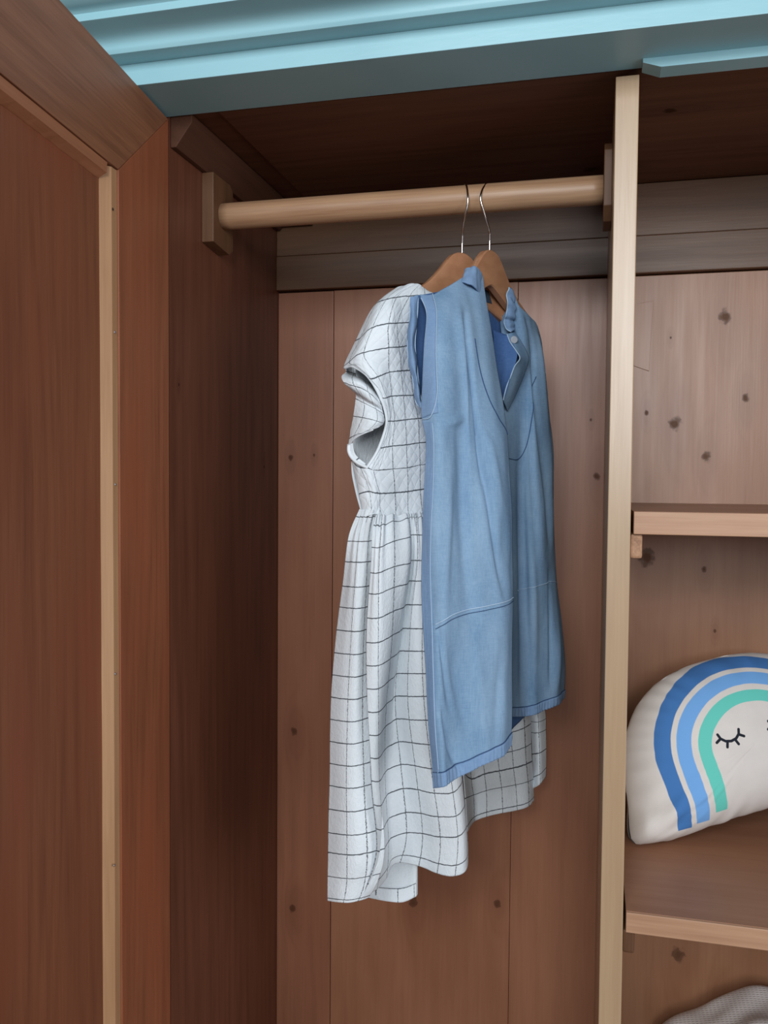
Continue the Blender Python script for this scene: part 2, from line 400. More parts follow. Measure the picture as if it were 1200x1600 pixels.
# beads: slightly uneven hand-cut outer edge
def bead(p0, p1, inw, n, m, seed, w0=.0135, w1=.0245):
    bm = bmesh.new(); rings = []
    for i in range(n+1):
        t = i/n; s = p0[0]+(p1[0]-p0[0])*t; z = p0[1]+(p1[1]-p0[1])*t
        wob = noise.noise(Vector((t*5, seed, 0)))*.0025+noise.noise(Vector((t*17, seed, 3)))*.0008
        q = [(0, -.0145), (0, -.0022), (w0, -.0030), (w1+wob, -.0140), (w1+wob, -.0145)]
        rings.append([bm.verts.new((e, -(s+inw[0]*d), z+inw[1]*d)) for d, e in q])
    for a, b in zip(rings, rings[1:]):
        for k in range(5): bm.faces.new((a[k], a[(k+1) % 5], b[(k+1) % 5], b[k]))
    bm.faces.new(rings[0]); bm.faces.new(rings[-1][::-1])
    return dp('bead', bm, m)
s0, s1, za, zb = SW+.0008, DW-SW-.0008, DZ0+RH+.001, DZ1-RH-.001
bead((s0, za), (s0, zb), (1, 0), 60, m_bead, 1)
bead((s1, za), (s1, zb), (-1, 0), 60, m_bead, 4)
bead((s0+.0265, zb+.0005), (s1-.0265, zb+.0005), (0, -1), 24, m_bead2, 7, .0125, .0185)
bead((s0+.0265, za), (s1-.0265, za), (0, 1), 24, m_bead2, 9)
# nails in the bead
c_, s_ = math.cos(-DANG), math.sin(-DANG)
for (nx, ny) in ((176, 327), (179, 519), (180, 757), (180, 1053), (178, 1352)):
    o_ = CAM - Vector((XL, 1.148, 0)); d_ = FWD+RT*((nx-600)/FPX)-UP*((ny-800)/FPX)
    rot = Matrix.Rotation(-DANG, 3, 'Z'); lo, ld = rot @ o_, rot @ d_
    t_ = (-.0022-lo.x)/ld.x; p = lo+ld*t_
    bm = bmesh.new(); bmesh.ops.create_uvsphere(bm, u_segments=10, v_segments=6, radius=.0019, matrix=Matrix.Translation(p) @ Matrix.Diagonal((.5, 1, 1, 1)))
    dp('nail', bm, m_nail if ny > 400 else m_dark, smooth=True)

# ------------------------------------------------------------ hangers
m_hang, b_ = mat('hanger_wood', .38, .5)
P_ = coord(); n_ = xnoise(xmap(P_, (1, .15, 1)), 60, 4)
X.nt.links.new(xmix(xstep(n_, .3, .7), sr((182, 132, 98)), sr((168, 118, 86))), b_.inputs['Base Color'])
def hanger(label, peak, near, far, hook):
    t = tag(empty('clothes_hanger', peak), label, 'hanger', 'wooden hangers on the rail')
    # outline in (s, z): s along towards near(-)/far(+)
    h = (far-near); h.z = 0; h.normalize(); n = Vector((h.y, -h.x, 0))
    top = [(0, 0), (.007, -.0012), (.0146, -.0060), (.024, -.0145), (.0335, -.024), (.050, -.040), (.062, -.051), (.078, -.062), (.095, -.071), (.115, -.081), (.128, -.090), (.133, -.097)]
    bot = [(.131, -.106), (.122, -.108), (.108, -.104), (.090, -.096), (.070, -.087), (.050, -.077), (.033, -.068), (.018, -.060), (.008, -.055), (.003, -.0535), (0, -.053)]
    top[1:5] = [(.008, -.0006), (.016, -.0038), (.025, -.0115), (.035, -.0235)]
    def prof_at(L, q):
        L = sorted(L)
        for (a0, b0), (a1, b1) in zip(L, L[1:]):
            if a0 <= q <= a1: return b0+(b1-b0)*(q-a0)/(a1-a0+1e-9)
        return L[-1][1]
    bm = bmesh.new(); rows_ = []
    NS = 56
    for i in range(-NS, NS+1):
        sa = i/NS*.133; q = abs(sa); bend = -(q/.16)**2*.004
        zt = prof_at(top, q); zb = prof_at(bot, min(q, .131)); zb = min(zb, zt-.004)
        base = h*sa
        rows_.append([bm.verts.new(base+n*(e_+bend)+Vector((0, 0, z_))) for e_, z_ in ((-.0068, zt-.0018), (-.0048, zt), (.0048, zt), (.0068, zt-.0018), (.0068, zb+.0018), (.0048, zb), (-.0048, zb), (-.0068, zb+.0018))])
    for a, b in zip(rows_, rows_[1:]):
        for k in range(8): bm.faces.new((a[k], a[(k+1) % 8], b[(k+1) % 8], b[k]))
    bm.faces.new(rows_[0]); bm.faces.new(rows_[-1][::-1])
    o = obj('hanger_arm', bm, m_hang, t, smooth='angle')
    pts = spline([p-peak for p in hook], 60)
    obj('hook', tube(pts, .00165, seg=10), m_steel, t, smooth=True, label='chrome wire hook')
    return t
pk1 = at(719, 396, 1.295); pk2 = at(764, 392, 1.295)
hk1 = [at(722, 402, 1.295), at(722, 380, 1.294), at(723, 360, 1.288), at(727, 336, 1.276), at(731, 314, 1.2705), at(730.5, 300, 1.2725), at(729, 291, 1.280), at(727, 286.5, 1.295)]
e = hk1[-1]; hk1 += [Vector((e.x-.004, 1.312, e.z-.004)), Vector((e.x-.007, 1.3215, e.z-.018)), Vector((e.x-.008, 1.3205, e.z-.032))]
hk2 = [at(765, 398, 1.295), at(765, 376, 1.294), at(764, 358, 1.288), at(757, 335, 1.276), at(751, 312, 1.2705), at(752.5, 300, 1.2725), at(757, 291, 1.280), at(763, 286, 1.295)]
e = hk2[-1]; hk2 += [Vector((e.x+.006, 1.312, e.z-.004)), Vector((e.x+.008, 1.3215, e.z-.018)), Vector((e.x+.009, 1.3205, e.z-.032))]
hanger('wooden hanger holding the white checked dress, left one on the rail', pk1, Vector((-.315, 1.20, 0)), Vector((-.10, 1.44, 0)), hk1)
hanger('wooden hanger holding the blue denim tunic, right one on the rail', pk2, Vector((-.232, 1.155, 0)), Vector((-.085, 1.45, 0)), hk2)

# ------------------------------------------------------------ cloth materials
def dress_mat(name, quilt, lines=True):
    m, b = mat(name, .85, .2)
    uv = coord('UV'); u, v, _ = xsep(uv)
    wob = (xnoise(uv, 9, 3, .6)-.5)*.10
    wob2 = (xnoise(uv, 5, 2)-.5)*.05
    du = X.op('ABSOLUTE', X.op('FRACT', u+wob+.5)-.5); dv = X.op('ABSOLUTE', X.op('FRACT', v+wob2+.5)-.5)
    brk = xstep(xnoise(uv, 14, 2), .35, .6, .45, 1.)
    lu = xstep(du, .010, .036, 1, 0)*brk; lv = xstep(dv, .012, .034, 1, 0)
    f = xmax(lu, lv)
    base = xmix(xnoise(uv, 2.5, 3), sr((226, 232, 236)), sr((214, 222, 228)))
    col = xmix(f*.93, base, sr((34, 40, 50))) if lines else base
    X.nt.links.new(col, b.inputs['Base Color'])
    if quilt:
        k = 3.8
        w1 = xabs(X.op('SINE', (u*.8+v)*k*math.pi*.5)); w2 = xabs(X.op('SINE', (u*.8-v)*k*math.pi*.5))
        h = X.op('POWER', xmin(w1, w2), .6)+(xnoise(uv, 12, 3)-.5)*.5
        bump(b, h, .40, .0016)
    else:
        h = xnoise(xmap(uv, (1, .55, 1)), 9, 3, .6)+xnoise(uv, 26, 2)*.4
        bump(b, h, .55, .0022)
    return m
m_quilt = dress_mat('checked_quilted_cotton', True)
m_check = dress_mat('checked_crinkle_cotton', False)
m_plain = dress_mat('white_cotton_reverse', False, False)
def denim_mat(name, light, dark, k=1.):
    m, b = mat(name, .88, .25)
    P = coord()
    warp = xnoise(xmap(P, (1, 1, .05)), 900, 3, .7); weft = xnoise(xmap(P, (.12, .12, 1.6)), 700, 2, .6)
    cloud = xnoise(xmap(P, (1, 1, .5)), 16, 4, .6)
    f = (warp-.5)*1.0+(weft-.5)*.7+(cloud-.5)*1.7*k+.45
    X.nt.links.new(xmix(X.op('MAXIMUM', X.op('MINIMUM', f, 1.0), 0.0), sr(light), sr(dark)), b.inputs['Base Color'])
    bump(b, warp+weft+cloud*3, .22, .0012)
    return m
m_den = denim_mat('light_chambray', (136, 164, 190), (96, 128, 160))
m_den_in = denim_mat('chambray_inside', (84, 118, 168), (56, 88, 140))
m_band = denim_mat('chambray_band', (130, 156, 188), (102, 132, 168), .6)
m_thread, b_ = mat('dark_seam_thread', .9); b_.inputs['Base Color'].default_value = sr((48, 74, 112))
m_pale, b_ = mat('pale_seam_thread', .9); b_.inputs['Base Color'].default_value = sr((166, 190, 212))

# ------------------------------------------------------------ white checked dress
dress = tag(empty('dress', pk1), 'white dress with black windowpane check, cap sleeves and gathered skirt', 'dress')
def dcloth(name, bm, mats, root=dress, **k):
    o = cloth(name, bm, mats, None, **k); o.parent = root; o.matrix_parent_inverse = root.matrix_basis.inverted(); return o
def N3(x, y, z=0): return noise.noise(Vector((x, y, z)))
def soft(amp, fu=1.2, fv=.5, s=0):
    return lambda a, b, P, u, v: amp*(N3(u*fu+s, v*fv, s)+.4*N3(u*fu*2.3, v*fv*2.6, s+4))

# bodice front with the front half of the near sleeve
bA = Sheet([
 [(617, 452, 1.205), (624, 448, 1.205), (632, 446, 1.207), (640, 444, 1.21), (648, 443, 1.215), (656, 445, 1.22), (662, 450, 1.225), (668, 456, 1.23)],
 [(583, 481, 1.175), (590, 474, 1.165), (599, 470, 1.16), (610, 467, 1.165), (620, 465, 1.175), (640, 463, 1.19), (662, 463, 1.205), (684, 466, 1.225)],
 [(556, 533, 1.155), (563, 528, 1.14), (575, 517, 1.13), (590, 509, 1.132), (607, 506, 1.142), (621, 505, 1.16), (641, 504, 1.18), (668, 503, 1.205)],
 [(538, 572, 1.145), (547, 565, 1.13), (560, 554, 1.12), (580, 548, 1.122), (607, 543, 1.142), (623, 542, 1.16), (640, 540, 1.18), (670, 540, 1.205)],
 [(551, 572, 1.128), (558, 571, 1.12), (568, 568, 1.116), (583, 566, 1.122), (607, 562, 1.145), (625, 560, 1.162), (640, 559, 1.18), (670, 559, 1.205)],
 [(575, 588, 1.118), (580, 592, 1.116), (586, 591, 1.118), (595, 587, 1.128), (608, 582, 1.148), (626, 580, 1.164), (641, 579, 1.18), (672, 577, 1.205)],
 [(595, 622, 1.128), (599, 622, 1.130), (602, 622, 1.134), (605, 621, 1.14), (612, 619, 1.150), (630, 618, 1.164), (645, 618, 1.18), (674, 616, 1.205)],
 [(604, 658, 1.142), (606, 658, 1.142), (608, 658, 1.144), (611, 658, 1.148), (616, 658, 1.152), (633, 656, 1.164), (653, 654, 1.18), (678, 652, 1.205)],
 [(592, 700, 1.138), (596, 700, 1.140), (600, 699, 1.143), (606, 698, 1.147), (613, 697, 1.152), (635, 695, 1.164), (655, 692, 1.18), (682, 690, 1.205)],
 [(574, 730, 1.128), (580, 734, 1.13), (586, 735, 1.135), (598, 734, 1.142), (614, 733, 1.152), (636, 731, 1.164), (656, 727, 1.18), (684, 724, 1.205)],
], us=[.6, 1, 1.6, 2.4, 3, 4, 5, 6.2], vs=[-.6, 0, 1, 2, 2.5, 3, 4, 5, 6, 7])
bB = Sheet([
 [(548, 716, 1.145), (555, 726, 1.135), (564, 731, 1.130), (575, 732, 1.128), (588, 735, 1.136), (614, 733, 1.152), (636, 731, 1.164), (656, 727, 1.18), (684, 724, 1.205)],
 [(557, 750, 1.142), (563, 752, 1.134), (572, 750, 1.130), (580, 752, 1.130), (592, 753, 1.138), (616, 751, 1.154), (637, 748, 1.166), (656, 745, 1.18), (686, 742, 1.205)],
 [(562, 772, 1.140), (570, 769, 1.134), (578, 768, 1.134), (586, 770, 1.134), (597, 771, 1.142), (617, 770, 1.156), (637, 768, 1.168), (657, 765, 1.18), (688, 760, 1.205)],
 [(565, 790, 1.140), (572, 790, 1.134), (580, 790, 1.132), (587, 792, 1.136), (597, 793, 1.144), (618, 792, 1.156), (637, 790, 1.168), (658, 786, 1.18), (690, 782, 1.205)],
 [(564, 808, 1.138), (572, 808, 1.132), (580, 805, 1.130), (588, 804, 1.136), (600, 808, 1.144), (618, 810, 1.156), (638, 807, 1.168), (660, 802, 1.18), (692, 800, 1.205)],
], us=[.2, .5, 1, 1.5, 2.2, 3, 4, 5, 6.2], vs=[7, 7.6, 8, 8.5, 9])
bm = bmesh.new()
bA.mesh(bm, 84, 110, soft(.0010, 1.4, 1.1, 2)); bB.mesh(bm, 80, 40, soft(.0014, 1.6, 1.3, 3))
# rest of the bodice, wrapping to the far side behind the denim, plus the back
bR = Sheet([
 [(668, 457, 1.232), (690, 475, 1.25), (715, 505, 1.285), (738, 505, 1.34), (760, 480, 1.42), (775, 475, 1.47)],
 [(672, 540, 1.205), (698, 545, 1.22), (725, 548, 1.26), (750, 545, 1.33), (775, 540, 1.42), (790, 535, 1.47)],
 [(676, 640, 1.205), (702, 645, 1.225), (728, 645, 1.265), (752, 643, 1.33), (772, 640, 1.41), (786, 635, 1.46)],
 [(692, 800, 1.205), (710, 800, 1.225), (730, 798, 1.27), (750, 795, 1.33), (768, 792, 1.40), (780, 790, 1.44)]], us=[6.2, 7, 8, 9, 10, 11], vs=[-.6, 2, 5, 9])
bR.mesh(bm, 40, 50, soft(.002, 1.2, .8, 8))
bBk = Sheet([
 [(617, 453, 1.207), (650, 452, 1.235), (690, 460, 1.28), (725, 470, 1.35), (760, 478, 1.42), (775, 475, 1.47)],
 [(560, 530, 1.165), (620, 540, 1.235), (680, 545, 1.30), (720, 545, 1.37), (765, 540, 1.44), (790, 535, 1.47)],
 [(560, 640, 1.165), (615, 645, 1.225), (670, 645, 1.30), (710, 643, 1.37), (750, 640, 1.43), (786, 635, 1.462)],
 [(549, 722, 1.155), (600, 730, 1.21), (660, 735, 1.28), (705, 735, 1.35), (745, 735, 1.41), (783, 735, 1.452)],
 [(565, 806, 1.142), (610, 800, 1.20), (660, 798, 1.27), (700, 797, 1.33), (740, 794, 1.39), (780, 790, 1.442)]], us=[0, 2, 4, 6, 8, 10], vs=[-.6, 2, 5, 7, 9])
bBk.mesh(bm, 50, 50, soft(.002, 1, .7, 12), mi=1)
dcloth('bodice', bm, [m_quilt, m_plain], thick=.0014)

# near sleeve: back half, two soft lobes that hang below the front rim
bm = bmesh.new()
sC = Sheet([
 [(540, 571, 1.165), (549, 566, 1.195), (560, 564, 1.20), (571, 568, 1.20), (582, 580, 1.19)],
 [(540, 581, 1.150), (549, 583, 1.180), (561, 587, 1.185), (573, 594, 1.185), (584, 606, 1.175)],
 [(534, 589, 1.126), (546, 591, 1.118), (561, 596, 1.116), (576, 606, 1.120), (590, 619, 1.134)],
 [(537, 597, 1.114), (550, 602, 1.108), (566, 607, 1.108), (580, 617, 1.114), (595, 632, 1.128)],
 [(547, 607, 1.118), (558, 613, 1.114), (572, 621, 1.112), (585, 629, 1.118), (597, 637, 1.132)],
 [(556, 615, 1.132), (564, 621, 1.128), (577, 629, 1.126), (588, 636, 1.130), (598, 643, 1.138)],
 [(555, 632, 1.134), (566, 636, 1.126), (580, 642, 1.122), (592, 648, 1.126), (600, 652, 1.136)],
 [(552, 650, 1.134), (563, 652, 1.122), (578, 655, 1.116), (592, 659, 1.120), (599, 661, 1.132)],
 [(548, 672, 1.136), (555, 672, 1.126), (568, 671, 1.118), (582, 669, 1.118), (593, 666, 1.126)],
 [(545, 696, 1.140), (550, 689, 1.132), (558, 682, 1.124), (570, 676, 1.120), (583, 671, 1.121)],
], us=[.2, .8, 1.5, 2.2, 2.9], vs=[1.6, 2.0, 2.5, 3.0, 3.3, 3.7, 4.3, 5., 5.7, 6.3])
sC.mesh(bm, 36, 70, soft(.0012, 1.6, 1.4, 5))
# strip under the arm that carries the rear rim
sD = Sheet([[(543, 694, 1.142), (547, 693, 1.138), (551, 692, 1.136)], [(545, 708, 1.142), (549, 708, 1.136), (554, 707, 1.135)],
            [(549, 719, 1.142), (555, 720, 1.134), (561, 716, 1.134)], [(556, 728, 1.140), (566, 729, 1.131), (572, 725, 1.132)]], us=[.2, .5, .8], vs=[6.3, 6.7, 7, 7.3])
sD.mesh(bm, 10, 30)
sl = dcloth('sleeve', bm, [m_check], thick=.0016)
rim1 = [bA.pt(0, t) for t in [.36+.64*i/60 for i in range(61)]]
rim2 = [at(*q) for q in ((545, 696, 1.138), (545, 705, 1.137), (549, 714, 1.135), (557, 722, 1.132), (566, 727, 1.130), (575, 731, 1.128))]
rim3 = [sC.pt(t, 1) for t in [i/20 for i in range(21)]]
for pts_, r_ in ((rim1, .0022), (spline(rim2, 24), .0024), (rim3, .0014)):
    o = obj('armhole_rim', tube(pts_, r_, seg=10), m_plain, None, smooth=True); o.parent = dress; o.matrix_parent_inverse = dress.matrix_basis.inverted()

# skirt
def gather(a, b, P, u, v):                     # gathers die out below the waist
    g = math.exp(-max(v, 0)*.55)
    return .0042*g*math.sin(u*11+2*math.sin(u*1.7))*min(1, max(v, 0)*1.3+.25)+.0022*N3(u*.9, v*.28, 6)*min(1, v*.3)
left_y = lambda v: 777.5+34.6*v
s1x = {  # v: left silhouette .. fold edge
 .55: [564, 570, 577, 584, 592], 1.8: [545, 556, 567, 577, 590], 4: [536, 549, 562, 574, 586], 7: [523, 540, 556, 569, 584], 10: [517, 535, 553, 569, 586], 13: [514, 533, 553, 572, 594], 16: [513, 533, 555, 577, 600], 17.4: [512, 532, 554, 572, 590], 18.2: [512, 529, 546, 562, 575]}
rows = []
for v, xs in s1x.items():
    k = min(1, v/10)
    yy = left_y(v); sag = [0, 3, 4, 0, -6]
    Ys = [1.150, 1.128, 1.122, 1.132, 1.150]
    if v < 2: Ys = [1.140, 1.134, 1.130, 1.134, 1.142]
    if v > 17: Ys = [1.145, 1.130, 1.128, 1.136, 1.150]
    rows.append([(x, yy+s*k*(1 if v < 17 else .8), Y) for x, s, Y in zip(xs, sag, Ys)])
S1 = Sheet(rows, us=[.1, .6, 1.5, 2.1, 2.8], vs=list(s1x))
lev = [.4, 1.4, 3, 6, 9, 12, 15, 16.6]
cols = {
 0:   ([587, 582, 579, 573, 575, 581, 588, 566], [1.130, 1.122, 1.118, 1.112, 1.114, 1.120, 1.130, 1.138]),
 1:   ([597, 595, 592, 591, 591, 592, 598, 588], [1.136, 1.120, 1.112, 1.108, 1.118, 1.136, 1.160, 1.175]),
 2:   ([614, 615, 616, 612, 603, 601, 606, 603], [1.150, 1.136, 1.128, 1.130, 1.150, 1.180, 1.215, 1.225]),
 2.5: ([630, 634, 636, 622, 611, 608, 613, 611], [1.158, 1.146, 1.140, 1.150, 1.180, 1.210, 1.245, 1.255]),
 3:   ([640, 641, 642, 629, 618, 627, 636, 626], [1.164, 1.158, 1.164, 1.174, 1.186, 1.215, 1.250, 1.262]),
 4:   ([649, 651, 653, 641, 637, 649, 660, 655], [1.168, 1.156, 1.150, 1.150, 1.164, 1.196, 1.238, 1.252]),
 5:   ([660, 664, 668, 660, 662, 674, 688, 683], [1.180, 1.166, 1.156, 1.146, 1.156, 1.186, 1.224, 1.236]),
 6:   ([672, 677, 684, 684, 688, 702, 715, 711], [1.190, 1.180, 1.170, 1.160, 1.166, 1.190, 1.224, 1.232]),
 6.8: ([682, 689, 697, 700, 704, 716, 727, 729], [1.205, 1.200, 1.195, 1.190, 1.196, 1.214, 1.240, 1.246]),
 7.3: ([690, 697, 704, 706, 708, 718, 727, 730], [1.225, 1.230, 1.240, 1.260, 1.275, 1.290, 1.310, 1.315]),
}
hemy = {0: 1401, 1: 1389, 2: 1372, 2.5: 1353, 3: 1347, 4: 1353, 5: 1365, 6: 1369, 6.8: 1358, 7.3: 1322}
rows = []
for j, v in enumerate(lev):
    r = []
    for u, (xs, Ys) in cols.items():
        yc = 787+36.1*v; yr = 770.4+35.3*v
        if v < 1: yc = 805; yr = 803 if u < 5 else 800
        y = yc if u <= 1 else yr if u >= 3 else yc+(yr-yc)*(u-1)/2
        if v >= 12: y += {4: 2, 5: 7, 6: 6, 6.8: -6, 7.3: -22}.get(u, 0)
        if v > 16: y = hemy[u]
        r.append((xs[j], y, Ys[j]))
    rows.append(r)
S2 = Sheet(rows, us=list(cols), vs=lev)
S3 = Sheet([
 [(690, 800, 1.225), (712, 800, 1.26), (730, 800, 1.29), (745, 800, 1.33), (760, 800, 1.37), (775, 795, 1.41), (780, 790, 1.44)],
 [(706, 950, 1.275), (722, 955, 1.33), (742, 958, 1.35), (762, 955, 1.375), (782, 950, 1.40), (800, 945, 1.43), (806, 940, 1.47)],
 [(712, 1100, 1.300), (728, 1105, 1.37), (748, 1103, 1.39), (770, 1099, 1.41), (794, 1093, 1.43), (815, 1085, 1.45), (826, 1078, 1.49)],
 [(723, 1200, 1.320), (736, 1212, 1.40), (757, 1205, 1.415), (780, 1200, 1.43), (802, 1195, 1.45), (822, 1189, 1.47), (831, 1184, 1.50)],
 [(727, 1255, 1.325), (740, 1247, 1.42), (760, 1240, 1.43), (784, 1235, 1.445), (806, 1231, 1.465), (825, 1226, 1.485), (833, 1222, 1.52)],
 [(729, 1300, 1.325), (740, 1284, 1.425), (760, 1276, 1.435), (785, 1270, 1.45), (808, 1266, 1.47), (826, 1260, 1.49), (834, 1250, 1.52)]],
 us=[7.3, 8, 9, 10, 11, 12, 12.4], vs=[.4, 5, 9.5, 12.9, 14.2, 15.3])
S4 = Sheet([
 [(780, 790, 1.44), (785, 790, 1.46), (790, 790, 1.47)],
 [(822, 1080, 1.50), (835, 1080, 1.495), (846, 1075, 1.52)],
 [(830, 1150, 1.515), (842, 1150, 1.50), (853, 1145, 1.53)],
 [(833, 1232, 1.52), (844, 1225, 1.505), (853, 1213, 1.535)]], us=[12.4, 13, 14], vs=[.4, 9.8, 12.2, 14.7])
SB = Sheet([
 [(568, 806, 1.147), (600, 803, 1.20), (660, 800, 1.28), (710, 797, 1.36), (750, 794, 1.42), (790, 790, 1.475)],
 [(536, 960, 1.170), (566, 965, 1.24), (630, 965, 1.33), (700, 965, 1.41), (770, 965, 1.48), (828, 960, 1.54)],
 [(530, 1130, 1.180), (556, 1140, 1.26), (625, 1140, 1.35), (695, 1140, 1.43), (780, 1130, 1.50), (850, 1120, 1.56)],
 [(528, 1260, 1.185), (556, 1270, 1.26), (615, 1275, 1.33), (670, 1250, 1.40), (745, 1190, 1.49), (852, 1160, 1.56)],
 [(528, 1350, 1.185), (556, 1350, 1.25), (610, 1335, 1.33), (680, 1290, 1.40), (745, 1230, 1.49), (852, 1200, 1.555)]],
 us=[0, 1, 3, 5, 9, 14], vs=[.5, 5.3, 10.5, 14, 16.5])
SL = Sheet([   # lower lobe of the back hem, seen under the raised front
 [(556, 1260, 1.19), (580, 1262, 1.27), (605, 1264, 1.300), (630, 1264, 1.305), (648, 1260, 1.300), (650, 1255, 1.32)],
 [(556, 1330, 1.18), (580, 1332, 1.25), (606, 1334, 1.290), (632, 1334, 1.295), (650, 1328, 1.292), (652, 1320, 1.31)],
 [(554, 1385, 1.165), (578, 1388, 1.21), (606, 1392, 1.262), (630, 1390, 1.278), (650, 1384, 1.282), (652, 1378, 1.30)],
 [(554, 1400, 1.160), (578, 1403, 1.20), (606, 1408, 1.255), (630, 1409, 1.272), (650, 1400, 1.280), (652, 1392, 1.30)]],
 us=[0, .8, 1.6, 2.4, 3, 3.2], vs=[14, 16, 18.0, 18.55])
bm = bmesh.new()
S1.mesh(bm, 40, 120, gather); S2.mesh(bm, 120, 130, gather); S3.mesh(bm, 60, 70, gather); S4.mesh(bm, 16, 50)
SB.mesh(bm, 60, 70, None, mi=1); SL.mesh(bm, 30, 50, None, mi=1)
skirt = dcloth('skirt', bm, [m_check, m_plain], thick=.0012)
# hem turned up on the inside, seen below the front
bm = bmesh.new()
Hs = Sheet([[(574, 1384.5, 1.1985), (606, 1388, 1.260), (630, 1387.5, 1.2755), (650, 1380, 1.280)], [(574, 1402.5, 1.196), (606, 1408.5, 1.2525), (630, 1409.5, 1.2695), (650.5, 1400.5, 1.2785)]], us=[.6, 1.5, 2.3, 3.2], vs=[18.0, 18.55])
Hs.mesh(bm, 30, 6); dcloth('hem', bm, [m_check], thick=.001)

# ------------------------------------------------------------ blue denim tunic
tun = tag(empty('denim_tunic', pk2), 'sleeveless light blue denim tunic with buttoned open collar, hanging in front', 'tunic')
def wr(amp, s=0, fu=26, fv=5):                  # long soft folds in world space
    return lambda a, b, P, u, v: amp*(N3(P.x*fu+P.y*fu*.6+s, P.z*fv, s)+.45*N3(P.x*fu*2.4+P.y*fu, P.z*fv*3.1+P.x*9, s+3))
T1 = Sheet([
 [(656, 461, 1.158), (674, 459, 1.168), (694, 449, 1.185), (712, 440, 1.205), (727, 431, 1.228), (741, 426, 1.245), (752, 432, 1.262)],
 [(667, 490, 1.146), (682, 488, 1.148), (700, 486, 1.158), (718, 484, 1.178), (733, 481, 1.205), (747, 480, 1.232), (758, 480, 1.256)],
 [(664, 540, 1.134), (682, 540, 1.134), (702, 540, 1.142), (722, 540, 1.162), (738, 540, 1.178), (755, 540, 1.212), (769, 538, 1.250)],
 [(661, 600, 1.126), (682, 601, 1.122), (705, 602, 1.134), (726, 602, 1.160), (742, 602, 1.168), (763, 601, 1.198), (781, 600, 1.246)],
 [(659, 650, 1.120), (681, 652, 1.116), (705, 654, 1.130), (727, 655, 1.158), (746, 655, 1.164), (770, 654, 1.190), (790, 652, 1.240)],
 [(666, 690, 1.112), (684, 694, 1.108), (705, 696, 1.126), (728, 697, 1.152), (750, 697, 1.160), (776, 696, 1.182), (796, 692, 1.232)],
 [(664, 780, 1.104), (684, 784, 1.098), (706, 786, 1.118), (730, 786, 1.140), (756, 785, 1.150), (782, 782, 1.172), (802, 776, 1.225)],
 [(660, 880, 1.096), (682, 886, 1.088), (706, 886, 1.104), (732, 884, 1.124), (758, 880, 1.142), (786, 874, 1.166), (805, 866, 1.218)],
 [(661, 965, 1.088), (684, 968, 1.080), (708, 962, 1.094), (734, 957, 1.116), (760, 952, 1.136), (788, 946, 1.160), (806, 938, 1.212)],
 [(668, 1060, 1.082), (688, 1064, 1.074), (712, 1060, 1.100), (737, 1054, 1.116), (762, 1046, 1.132), (788, 1036, 1.156), (805, 1026, 1.204)],
 [(673, 1150, 1.078), (692, 1154, 1.070), (716, 1148, 1.100), (740, 1138, 1.116), (764, 1126, 1.130), (788, 1112, 1.152), (802, 1100, 1.198)],
 [(679, 1231, 1.076), (696, 1228, 1.068), (718, 1215, 1.096), (742, 1201, 1.112), (764, 1189, 1.126), (785, 1178, 1.150), (799, 1164, 1.192)],
])
T2 = Sheet([   # far front half, folded back behind the near half
 [(780, 500, 1.36), (792, 482, 1.338), (801, 459, 1.333), (811, 477, 1.340), (824, 494, 1.366), (836, 508, 1.40), (846, 545, 1.45)],
 [(786, 560, 1.34), (800, 552, 1.355), (812, 548, 1.355), (822, 550, 1.362), (833, 548, 1.385), (842, 550, 1.41), (851, 580, 1.455)],
 [(778, 640, 1.29), (793, 638, 1.305), (808, 635, 1.33), (822, 632, 1.342), (836, 628, 1.345), (848, 630, 1.39), (859, 645, 1.455)],
 [(780, 720, 1.28), (797, 718, 1.31), (812, 716, 1.34), (826, 714, 1.345), (841, 712, 1.35), (854, 712, 1.40), (868, 720, 1.46)],
 [(784, 830, 1.27), (800, 828, 1.31), (815, 825, 1.35), (830, 822, 1.352), (846, 820, 1.362), (860, 818, 1.40), (869, 822, 1.46)],
 [(786, 930, 1.26), (803, 925, 1.31), (818, 922, 1.352), (834, 918, 1.352), (850, 914, 1.37), (863, 910, 1.40), (873, 912, 1.46)],
 [(786, 1030, 1.25), (803, 1030, 1.31), (819, 1026, 1.355), (836, 1020, 1.36), (853, 1016, 1.375), (868, 1010, 1.40), (880, 1010, 1.465)],
 [(786, 1120, 1.24), (803, 1120, 1.31), (820, 1119, 1.352), (837, 1116, 1.357), (853, 1109, 1.375), (867, 1101, 1.40), (878, 1090, 1.465)],
])
bk = lambda p, d: (p[0], p[1], p[2]+d)
